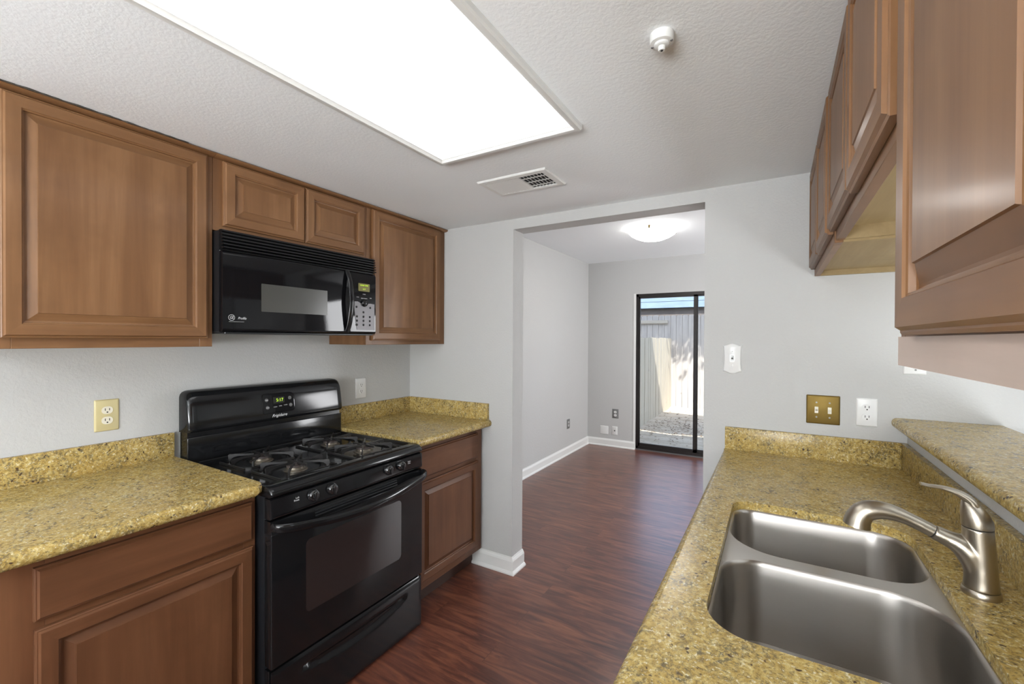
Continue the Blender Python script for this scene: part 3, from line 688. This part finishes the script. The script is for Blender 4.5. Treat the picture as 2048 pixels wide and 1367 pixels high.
# storage drawer with scooped pull
bm = bmn(); ny, nz = 64, 22; zs0, zs1 = .012, .256; g = []
for i in range(ny+1):
    row = []
    for j in range(nz+1):
        a = RY0+.002+(RY1-RY0-.004)*i/ny; b = zs0+(zs1-zs0)*j/nz
        e_ = ((a-RC)/.29)**2; top = .205; bot_ = .205-.05*max(0, 1-e_)
        dd = 0
        if e_ < 1 and bot_ < b < top+.004:
            f_ = (b-bot_)/(top+.004-bot_); dd = -.014*math.sin(PI*min(1, f_*1.0))**.8*min(1, (1-e_)*3)
        edge = min(b-zs0, zs1-b, a-RY0-.002, RY1-.002-a)
        if edge < .006: dd -= .006*(1-edge/.006)**2
        row.append(bm.verts.new((-1.489+dd, a, b)))
    g.append(row)
for i in range(ny):
    for j in range(nz): bm.faces.new((g[i][j], g[i+1][j], g[i+1][j+1], g[i][j+1]))
box(bm, -1.534, -1.507, RY0+.004, RY1-.004, zs0+.002, zs1-.002)
obj('drawer', bm, 'black', t, 60)

# ------------------------------------------------------------------ microwave
t = thing('microwave', 'black over-the-range microwave under the short wall cabinet', 'microwave', (-2.02, RC, 1.437))
MY0, MY1 = .886, 1.637
bm = bmn(); box(bm, XL+.002, -1.853, MY0+.002, MY1-.002, 1.440, 1.838, .002, 1); obj('body', bm, 'black_side', t)
bm = bmn(); box(bm, -1.853, -1.838, MY0, MY1, 1.758, 1.838)
for q_ in range(6):
    z_ = 1.762+q_*.0128
    loft(bm, [[(-1.839, yy, z_), (-1.815-.0022*q_, yy, z_+.0035), (-1.8165-.0022*q_, yy, z_+.0075), (-1.839, yy, z_+.0105)] for yy in (MY0, MY1)])
obj('vent_grille', bm, 'black', t, 25)
def bow(a): f_ = (a-MY0)/(1.476-MY0); return .010*math.sin(PI*min(max(f_, 0), 1))**.7
bm = bmn(); n_ = 24; ya, yb = MY0, 1.474
loops = []
for i in range(n_+1):
    a = ya+(yb-ya)*i/n_; x_ = -1.826+bow(a)
    loops.append([(-1.852, a, 1.442), (x_-.008, a, 1.442), (x_-.001, a, 1.447), (x_, a, 1.455), (x_, a, 1.742), (x_-.001, a, 1.750), (x_-.008, a, 1.755), (-1.852, a, 1.755)])
loft(bm, loops); dr = obj('door', bm, 'blackglass', t, 50)
bm = bmn(); nn = 16
g = [[(-1.826+bow(1.030+.312*i/nn)+.0006, 1.030+.312*i/nn, z_) for z_ in (1.527, 1.642)] for i in range(nn+1)]
loft(bm, [[p[0] for p in g], [p[1] for p in g]], False, False, False); obj('door_window', bm, 'mwmesh', dr)
bm = bmn(); hp = spline([(-1.822, 1.458, 1.452), (-1.808, 1.462, 1.50), (-1.795, 1.464, 1.60), (-1.806, 1.462, 1.70), (-1.822, 1.457, 1.752)], 6)
tube(bm, hp, [(.014, .006)]*len(hp), 14, up=(1, 0, 0)); obj('handle', bm, 'black', dr, 60)
# round monogram badge and script
def dp(yc, zc): return lambda a, b, d_: (-1.826+bow(yc+a)+.0008+d_, yc+a, zc+b)
bm = bmn(); q_ = dp(.917, 1.498)
for r0, r1 in ((.0105, .0118),):
    loft(bm, [[q_(r0*math.cos(2*PI*i/28), r0*math.sin(2*PI*i/28), 0) for i in range(28)], [q_(r1*math.cos(2*PI*i/28), r1*math.sin(2*PI*i/28), 0) for i in range(28)]], False, False)
merge(bm, text_bm('GE', .0155, q_, .0005, .3, .75)); obj('brand_badge', bm, 'silver', dr)
obj('brand_lettering', text_bm('Profile', .0135, dp(.955, 1.496), .0005, .4, .9), 'silver', dr)
bm = bmn(); box(bm, -1.8192, -1.8184, .905, .962, 1.4815, 1.4823); obj('badge_line', bm, 'silver', dr)
# control side
bm = bmn(); cpx = -1.822
loft(bm, [[(-1.852, yy, 1.442), (cpx-.008, yy, 1.442), (cpx-.001, yy, 1.447), (cpx, yy, 1.455), (cpx, yy, 1.742), (cpx-.008, yy, 1.755), (-1.852, yy, 1.755)] for yy in (1.477, MY1)])
cp = obj('control_panel', bm, 'blackglass', t, 50)
def cq(a, b, d_=0): return (cpx+.0006+d_, a, b)
bm = bmn(); loft(bm, [[cq(a, b) for a, b in rrect(1.524, 1.596, 1.660, 1.700, .003, 3)], [cq(a, b, .001) for a, b in rrect(1.524, 1.596, 1.660, 1.700, .003, 3)]]); obj('display', bm, 'amber', cp)
obj('display_digits', text_bm('DONE TIME', .0095, lambda a, b, d_: cq(1.560+a, 1.690+b, .0014+d_)), 'led', cp)
obj('display_digits', text_bm('5:17', .010, lambda a, b, d_: cq(1.560+a, 1.671+b, .0014+d_)), 'led', cp)
kp = [(1.502+.018*math.sin(PI*.5*max(0, min(1, (b-1.462)/.15)))*-1+.014, b) for b in (1.462, 1.49, 1.52, 1.55, 1.58, 1.605)]
pts = [(a, b) for a, b in kp]+[(1.520, 1.606), (1.540, 1.598), (1.560, 1.594), (1.600, 1.600), (1.628, 1.598), (1.630, 1.462)]
bm = bmn(); loft(bm, [[cq(a, b) for a, b in pts], [cq(a, b, .0008) for a, b in pts]]); obj('keypad_plate', bm, 'chrome', cp)
bm = bmn(); lathe(bm, (cpx, 1.561, 1.600), (1, 0, 0), [(0, .019), (.004, .019), (.010, .0175), (.014, .013), (.016, .006)], 24); obj('dial', bm, 'black', cp, 60)
for yy, zz in [(1.512, 1.578), (1.600, 1.578), (1.556, 1.553)]+[(1.515+.041*i, 1.530-.021*j) for j in range(3) for i in range(3)]:
    bm = bmn(); lathe(bm, (cpx+.001, yy, zz), (1, 0, 0), [(0, .0055), (.002, .0055), (.003, .004)], 14); obj('button', bm, 'black', cp, 60)
for w_, yy, zz in (('POWER', 1.561, 1.645), ('COOK', 1.520, 1.628), ('HELP', 1.603, 1.628), ('TURN TO SELECT', 1.561, 1.6235)):
    obj('lettering', text_bm(w_, .0052, lambda a, b, d_: cq(yy+a, zz+b, .0004+d_)), 'silver', cp)
bm = bmn(); box(bm, XL+.01, -1.83, MY0+.01, MY1-.01, 1.434, 1.4415, .002, 1); obj('bottom_plate', bm, 'black_side', t)

# ------------------------------------------------------------------ ceiling fixtures
t = thing('ceiling_light', 'large rectangular fluorescent ceiling light with prismatic diffuser', 'light', (-.865, .77, ZC))
lx0, lx1, ly0, ly1 = -1.178, -.566, .162, 1.400
bm = bmn()
prof = [(0, ZC), (0, ZC-.014), (.004, ZC-.020), (.012, ZC-.022), (.020, ZC-.020), (.026, ZC-.012), (.030, ZC-.010), (.030, ZC-.002), (0.0, ZC)]
loft(bm, [[(a, b, z_) for a, b in ((lx0+i, ly0+i), (lx1-i, ly0+i), (lx1-i, ly1-i), (lx0+i, ly1-i))] for i, z_ in prof], False, False)
obj('frame', bm, 'white_metal', t, 30)
obj('diffuser', boxes((lx0+.029, lx1-.029, ly0+.029, ly1-.029, ZC-.010, ZC-.006)), 'lens', t)

t = thing('ceiling_vent', 'white metal air vent in the kitchen ceiling beside the light', 'vent', (-1.015, 1.775, ZC))
vx0, vx1, vy0, vy1 = -1.192, -.84, 1.668, 1.884
bm = bmn(); prof = [(0, ZC), (0, ZC-.003), (.004, ZC-.008), (.026, ZC-.010), (.030, ZC-.008), (.030, ZC-.001)]
loft(bm, [[(a, b, z_) for a, b in ((vx0+i, vy0+i), (vx1-i, vy0+i), (vx1-i, vy1-i), (vx0+i, vy1-i))] for i, z_ in prof], False, False); obj('frame', bm, 'white_metal', t, 30)
obj('backing', boxes((vx0+.03, vx1-.03, vy0+.03, vy1-.03, ZC-.0025, ZC-.0005)), 'slot', t)
nS = 17; wS = (vx1-vx0-.062)
for i in range(nS):
    xc = vx0+.031+wS*(i+.5)/nS; tilt = -1 if i < nS*.55 else 1
    bm = bmn()
    if tilt < 0: p_ = [(xc-.008, ZC-.0095), (xc-.007, ZC-.0100), (xc+.0085, ZC-.0055), (xc+.008, ZC-.0045)]
    else: p_ = [(xc-.0052, ZC-.0045), (xc-.0048, ZC-.0035), (xc+.0012, ZC-.0095), (xc-.0002, ZC-.0100)]
    loft(bm, [[(a, yy, b) for a, b in p_] for yy in (vy0+.030, vy1-.030)]); obj('slat', bm, 'white_metal', t, 0)
for q_ in range(3):
    yy = vy0+.03+.156*(q_+.7)/3.3
    bm = bmn(); box(bm, vx0+.031+wS*.56, vx1-.031, yy, yy+.010, ZC-.0050, ZC-.0038); obj('cross_slat', bm, 'white_metal', t, 0)

t = thing('ceiling_canopy', 'small round white ceiling canopy with a central stub and two screws', 'ceiling fitting', (-.238, 1.083, ZC))
bm = bmn(); lathe(bm, (-.238, 1.083, ZC), (0, 0, -1), [(0, .0275), (.018, .0275), (.021, .0265), (.022, .024), (.0225, .018)], 36)
lathe(bm, (-.238, 1.083, ZC-.0225), (0, 0, -1), [(0, .018), (.004, .0175), (.006, .015), (.0065, .010)], 28)
obj('cover', bm, 'white_metal', t, 40)
bm = bmn(); lathe(bm, (-.238, 1.083, ZC-.028), (0, 0, -1), [(0, .009), (.008, .0085), (.010, .007)], 20); obj('stub', bm, 'white_metal', t, 40)
bm = bmn(); lathe(bm, (-.238, 1.083, ZC-.0378), (0, 0, -1), [(0, .0035), (.0006, .0033)], 10); obj('hole', bm, 'slot', t)
for a in (-.0225, .0225):
    bm = bmn(); lathe(bm, (-.238+a, 1.083-a*.1, ZC-.0215), (0, 0, -1), [(0, .0034), (.0018, .0030)], 12); obj('screw', bm, 'plate_steel', t)

t = thing('dome_light', 'round white glass dome light glowing on the dining area ceiling', 'light', (-.985, 4.17, ZD))
bm = bmn(); lathe(bm, (-.985, 4.17, ZD), (0, 0, -1), [(0, .19), (.02, .195), (.030, .20), (.034, .195)], 48); obj('base_pan', bm, 'white_metal', t)
bm = bmn(); lathe(bm, (-.985, 4.17, ZD-.03), (0, 0, -1), [(0, .190), (.004, .213), (.010, .214), (.03, .195), (.055, .155), (.075, .105), (.086, .05), (.089, .01)], 48); obj('glass_shade', bm, 'dome', t, 60)
for a in (.6, 2.7, 4.8):
    bm = bmn(); cx, cyy = -.985+.213*math.cos(a), 4.17+.213*math.sin(a); box(bm, cx-.008, cx+.008, cyy-.008, cyy+.008, ZD-.048, ZD-.022, .002, 1); obj('clip', bm, 'brass', t)

# ------------------------------------------------------------------ wall plates
def wp(axis, c0):
    # maps (a right, b up, d outward) on a wall: 'L' left wall facing +x, 'F' far wall facing -y
    if axis == 'L': return lambda a, b, d_: (c0[0]+d_, c0[1]+a, c0[2]+b)
    return lambda a, b, d_: (c0[0]+a, c0[1]-d_, c0[2]+b)
def slab_loops(bm, P, outline, prof): loft(bm, [[P(a, b, d_) for a, b in inset_rr(outline, k)] for k, d_ in prof])
def plate(P, w, h, mat, par, d_=.006, outline=None):
    bm = bmn(); lo = outline or rrect(-w/2, w/2, -h/2, h/2, .003, 3)
    slab_loops(bm, P, lo, [(0, 0.0004), (0, d_*.35), (.002, d_*.75), (.005, d_)]); return obj('cover_plate', bm, mat, par, 40)
def disc(P, a, b, r_, d0, d1, mat, par, name): 
    bm = bmn(); loft(bm, [[P(a+r_*math.cos(2*PI*i/14), b+r_*math.sin(2*PI*i/14), d_) for i in range(14)] for d_ in (d0, d1)]); return obj(name, bm, mat, par, 40)
def outlet(axis, c0, w, h, pm, rm, label, sc=1.0):
    t = thing('wall_outlet', label, 'outlet', c0, 'duplex wall outlets'); P = wp(axis, c0); plate(P, w, h, pm, t)
    for s_ in (1, -1):
        bm = bmn(); lo = [(a, b+s_*.0195*sc) for a, b in rrect(-.0165*sc, .0165*sc, -.0140*sc, .0140*sc, .0125*sc, 6)]
        cxx = [P(a, b, d_) for a, b in lo for d_ in (0,)]
        loft(bm, [[P(a, b, d_) for a, b in lo] for d_ in (.0055, .0085)]); r_ = obj('receptacle', bm, rm, t, 40)
        for a in (-.0063, .0063):
            bm = bmn(); lo2 = [(a*sc+x_, s_*.0195*sc+.003*sc+y_) for x_, y_ in ((-.0011, -.0045), (.0011, -.0045), (.0011, .0045), (-.0011, .0045))]
            loft(bm, [[P(x_, y_, d_) for x_, y_ in lo2] for d_ in (.0083, .0089)]); obj('slot', bm, 'slot', r_, 0)
        disc(P, 0, s_*.0195*sc-.0075*sc, .0026, .0083, .0089, 'slot', r_, 'ground_hole')
    disc(P, 0, 0, .003, .0055, .0072, pm, t, 'screw'); return t
outlet('L', (XL, .656, 1.120), .074, .121, 'beige', 'cream', 'beige duplex outlet on the wall above the left counter')
outlet('L', (XL, 1.865, 1.111), .080, .124, 'white', 'white', 'white duplex outlet on the wall between the range and the corner')
outlet('F', (.320, YF, 1.127), .070, .114, 'white', 'white', 'white duplex outlet right of the brass switch plate')
outlet('L', (XL, 5.055, .372), .085, .118, 'plate_steel', 'white', 'grey metal outlet low on the left dining wall')
outlet('F', (-1.818, YD, .440), .085, .122, 'plate_steel', 'white', 'grey metal outlet low on the far dining wall above the white plates', 1.1)
t = thing('blank_wall_plate', 'square blank white plate low on the far dining wall', 'wall plate', (-1.970, YD, .209)); plate(wp('F', (-1.970, YD, .209)), .112, .112, 'trim', t)
t = thing('phone_jack', 'narrow white jack plate beside the blank plate near the dining baseboard', 'wall plate', (-1.826, YD, .214)); P = wp('F', (-1.826, YD, .214)); plate(P, .072, .112, 'trim', t); disc(P, 0, 0, .008, .005, .008, 'slot', t, 'jack_socket')
def toggle(P, a, b, mat, par, up=1):
    bm = bmn(); lo = [(a+x_, b+y_) for x_, y_ in rrect(-.0065, .0065, -.0135, .0135, .0012, 2)]
    loft(bm, [[P(x_, y_, d_) for x_, y_ in lo] for d_ in (.0058, .0066)]); s_ = obj('toggle_socket', bm, mat, par, 40)
    bm = bmn(); loft(bm, [[P(a+x_*.0042, b+y_*.0052, .006) for x_, y_ in ((-1, -1), (1, -1), (1, 1), (-1, 1))], [P(a+x_*.0034, b+up*.0075+y_*.0036, .018) for x_, y_ in ((-1, -1), (1, -1), (1, 1), (-1, 1))]]); obj('toggle', bm, mat, par, 30)
    return s_
c0 = (.173, YF, 1.125); P = wp('F', c0)
t = thing('light_switch', 'tarnished brass double switch plate on the far wall above the counter', 'light switch', c0); plate(P, .118, .122, 'brass', t)
for a, u_ in ((-.023, 1), (.023, -1)):
    toggle(P, a, -.002, 'cream', t, u_)
    for b in (.030, -.032): disc(P, a, b, .0035, .0055, .0075, 'plate_steel', t, 'screw')
c0 = (-.1745, YF, 1.333); P = wp('F', c0)
t = thing('light_switch', 'white switch plate with scalloped edge beside the dining opening', 'light switch', c0)
w_, h_ = .040, .065; lo = []
for i in range(13): f_ = -1+2*i/12; lo.append((w_*f_, -h_-(.006*math.cos(PI*f_/1.0)+.0 if abs(f_) < .72 else -.0045)))
for i in range(1, 13): f_ = -1+2*i/12; lo.append((w_-.0055*(1-f_*f_)-.0, h_*f_))
for i in range(1, 13): f_ = 1-2*i/12; lo.append((w_*f_, h_+(.006*math.cos(PI*f_/1.0)+.0 if abs(f_) < .72 else -.0045)))
for i in range(1, 12): f_ = 1-2*i/12; lo.append((-w_+.0055*(1-f_*f_), h_*f_))
plate(P, 0, 0, 'white', t, .008, lo)
so_ = toggle(P, 0, .002, 'white', t, 1)
bm = bmn(); lo = [(x_, y_+.002) for x_, y_ in rrect(-.0105, .0105, -.0175, .0175, .004, 3)]
loft(bm, [[P(x_, y_, d_) for x_, y_ in lo] for d_ in (.0068, .0082)]); obj('switch_collar', bm, 'white', t, 40)
toggle(wp('F', (c0[0], c0[1]-.0022, c0[2])), 0, .002, 'plate_steel', t, 1)
for b in (.033, -.030): disc(P, 0, b, .0032, .0072, .0090, 'plate_steel', t, 'screw')
c0 = (.466, YF, 1.350); P = wp('F', c0)
t = thing('cable_plate', 'white single-screw wall plate partly hidden under the nearest wall cabinet', 'wall plate', c0); plate(P, .069, .124, 'white', t); disc(P, .002, -.044, .0035, .005, .007, 'plate_steel', t, 'screw')

# ------------------------------------------------------------------ yard beyond the sliding door
ZG = -.12
bm = bmn(); bmesh.ops.create_grid(bm, x_segments=60, y_segments=40, size=.5)
for v in bm.verts:
    v.co = Vector((-3.5+v.co.x*11, 9.6+v.co.y*7.5, ZG+.012*math.sin(v.co.x*60)*math.cos(v.co.y*47)))
struct('ground', bm, 'ground', smooth=40)
bm = bmn(); rl = random.Random(3)
for i in range(620):
    if rl.random() < .72: x_, y_ = rl.gauss(-1.35, .42), rl.gauss(8.0, .55)
    else: x_, y_ = rl.uniform(-2.0, .8), rl.uniform(6.1, 10.4)
    if x_ > .25 or x_ < -1.98 or y_ < 6.0 or y_ > 10.5: continue
    a = rl.uniform(0, 6.3); l_, w_ = rl.uniform(.015, .038), rl.uniform(.006, .014); z_ = ZG+.014+rl.uniform(0, .02); c = Vector((x_, y_, z_))
    u_ = Vector((math.cos(a), math.sin(a), rl.uniform(-.3, .3)))*l_; v_ = Vector((-math.sin(a), math.cos(a), rl.uniform(-.3, .3)))*w_
    bm.faces.new([bm.verts.new(p) for p in (c-u_, c-v_*.9+Vector((0, 0, .006)), c+u_, c+v_)])
tag(obj('leaf_litter', bm, 'deadleaf', None, 0), 'dry brown leaves scattered over the pale yard soil outside the door', 'leaves', kind='stuff')
def board_fence(axis, fixed, a0, a1, z0, z1, bw, rng, dog=True, thick=.018, flip=1):
    bm = bmn(); a = a0
    while a < a1-.02:
        w_ = bw*rng.uniform(.95, 1.05); z_t = z1+rng.uniform(-.008, .008); off = rng.uniform(-.006, .006); b = min(a+w_-.009, a1)
        c = .022 if dog else .002
        lo = [(a, z0), (b, z0), (b, z_t-c), (b-c, z_t), (a+c, z_t), (a, z_t-c)]
        loft(bm, [[((q_, fixed+off+dd, z_) if axis == 'x' else (fixed+off+dd, q_, z_)) for q_, z_ in lo] for dd in (0, thick*flip)])
        a += w_
    return bm
t = thing('wood_fence', 'pale cedar board fence running away from the sliding door on the left', 'fence', (-2.06, 8.2, ZG))
obj('boards', board_fence('y', -2.06, 5.95, 10.58, ZG-.02, 1.455, .148, random.Random(5), False, flip=-1), 'fence', t, 0)
bm = bmn()
for z_ in (.2, 1.2): box(bm, -2.12, -2.08, 5.95, 10.55, z_, z_+.09)
obj('rail', bm, 'rail', t, 0)
t = thing('wood_fence', 'tall grey board fence across the back of the yard with a loose rail', 'fence', (-1.5, 10.62, ZG))
obj('boards', board_fence('x', 10.60, -5.5, 2.5, ZG-.02, 1.985, .131, random.Random(8), True), 'fence_back', t, 0)
bm = bmn(); box(bm, -4.2, -2.145, 10.555, 10.597, 1.795, 1.872, .003, 1); obj('rail', bm, 'rail', t, 0)
t = thing('neighbor_house', 'pale roof and brown eave of the house behind the back fence', 'building', (-2.0, 13, ZG))
obj('fascia', boxes((-9, 5, 12.0, 12.06, 2.02, 2.235)), 'fascia', t, 0)
bm = bmn()
for k_ in range(7):
    f0, f1 = k_/7, (k_+1)/7
    y_a, y_b = 11.9+4*f0, 11.9+4*f1; za, zb_ = 2.235+1.5*f0, 2.235+1.5*f1
    box(bm, -9, 5, y_a, y_b, za, za+.014)
    for v in bm.verts[-8:] if False else []: pass
    loft(bm, [[(xx, y_a, za+.014), (xx, y_b+.02, zb_+.012), (xx, y_b+.02, zb_-.02), (xx, y_a, za)] for xx in (-9, 5)])
obj('roof', bm, 'roof', t, 0)
obj('wall', boxes((-8.6, 4.6, 12.5, 12.6, ZG, 2.2)), 'fence_back', t, 0)
# upper storey and eave of this house: they shade the near part of the yard
struct('wall_outside_upper', boxes((-8, 6, 5.84, 5.95, ZD+.1, 5.1), (-8, 6, 5.84, 6.28, 5.1, 5.2), (-8, XL-.12, 5.72, 5.84, ZG, 5.1), (1.72, 6, 5.72, 5.84, ZG, 5.1)), 'wall')
t = thing('shade_tree', 'leafy tree standing right of the sliding door, out of view', 'tree', (.75, 8.3, ZG))
bm = bmn(); tube(bm, spline([(.75, 8.3, ZG), (.72, 8.25, 1.5), (.55, 8.2, 3.2), (.0, 8.15, 4.6), (-.7, 8.1, 5.5)], 5), [.14-.0048*i for i in range(21)], 10); obj('trunk', bm, 'bark', t, 60)
bm = bmn(); rl = random.Random(11)
for i in range(2600):
    p_ = Vector((rl.gauss(-1.15, .75), rl.gauss(8.15, .22), rl.gauss(5.75, .33)))
    q_ = Vector((rl.gauss(0, 1), rl.gauss(0, 1), rl.gauss(0, 1))).normalized(); u_ = q_.orthogonal().normalized()*rl.uniform(.05, .10); v_ = q_.cross(u_).normalized()*rl.uniform(.03, .06)
    bm.faces.new([bm.verts.new(x_) for x_ in (p_-u_, p_-v_, p_+u_, p_+v_)])
obj('foliage', bm, 'leaf', t, 0)
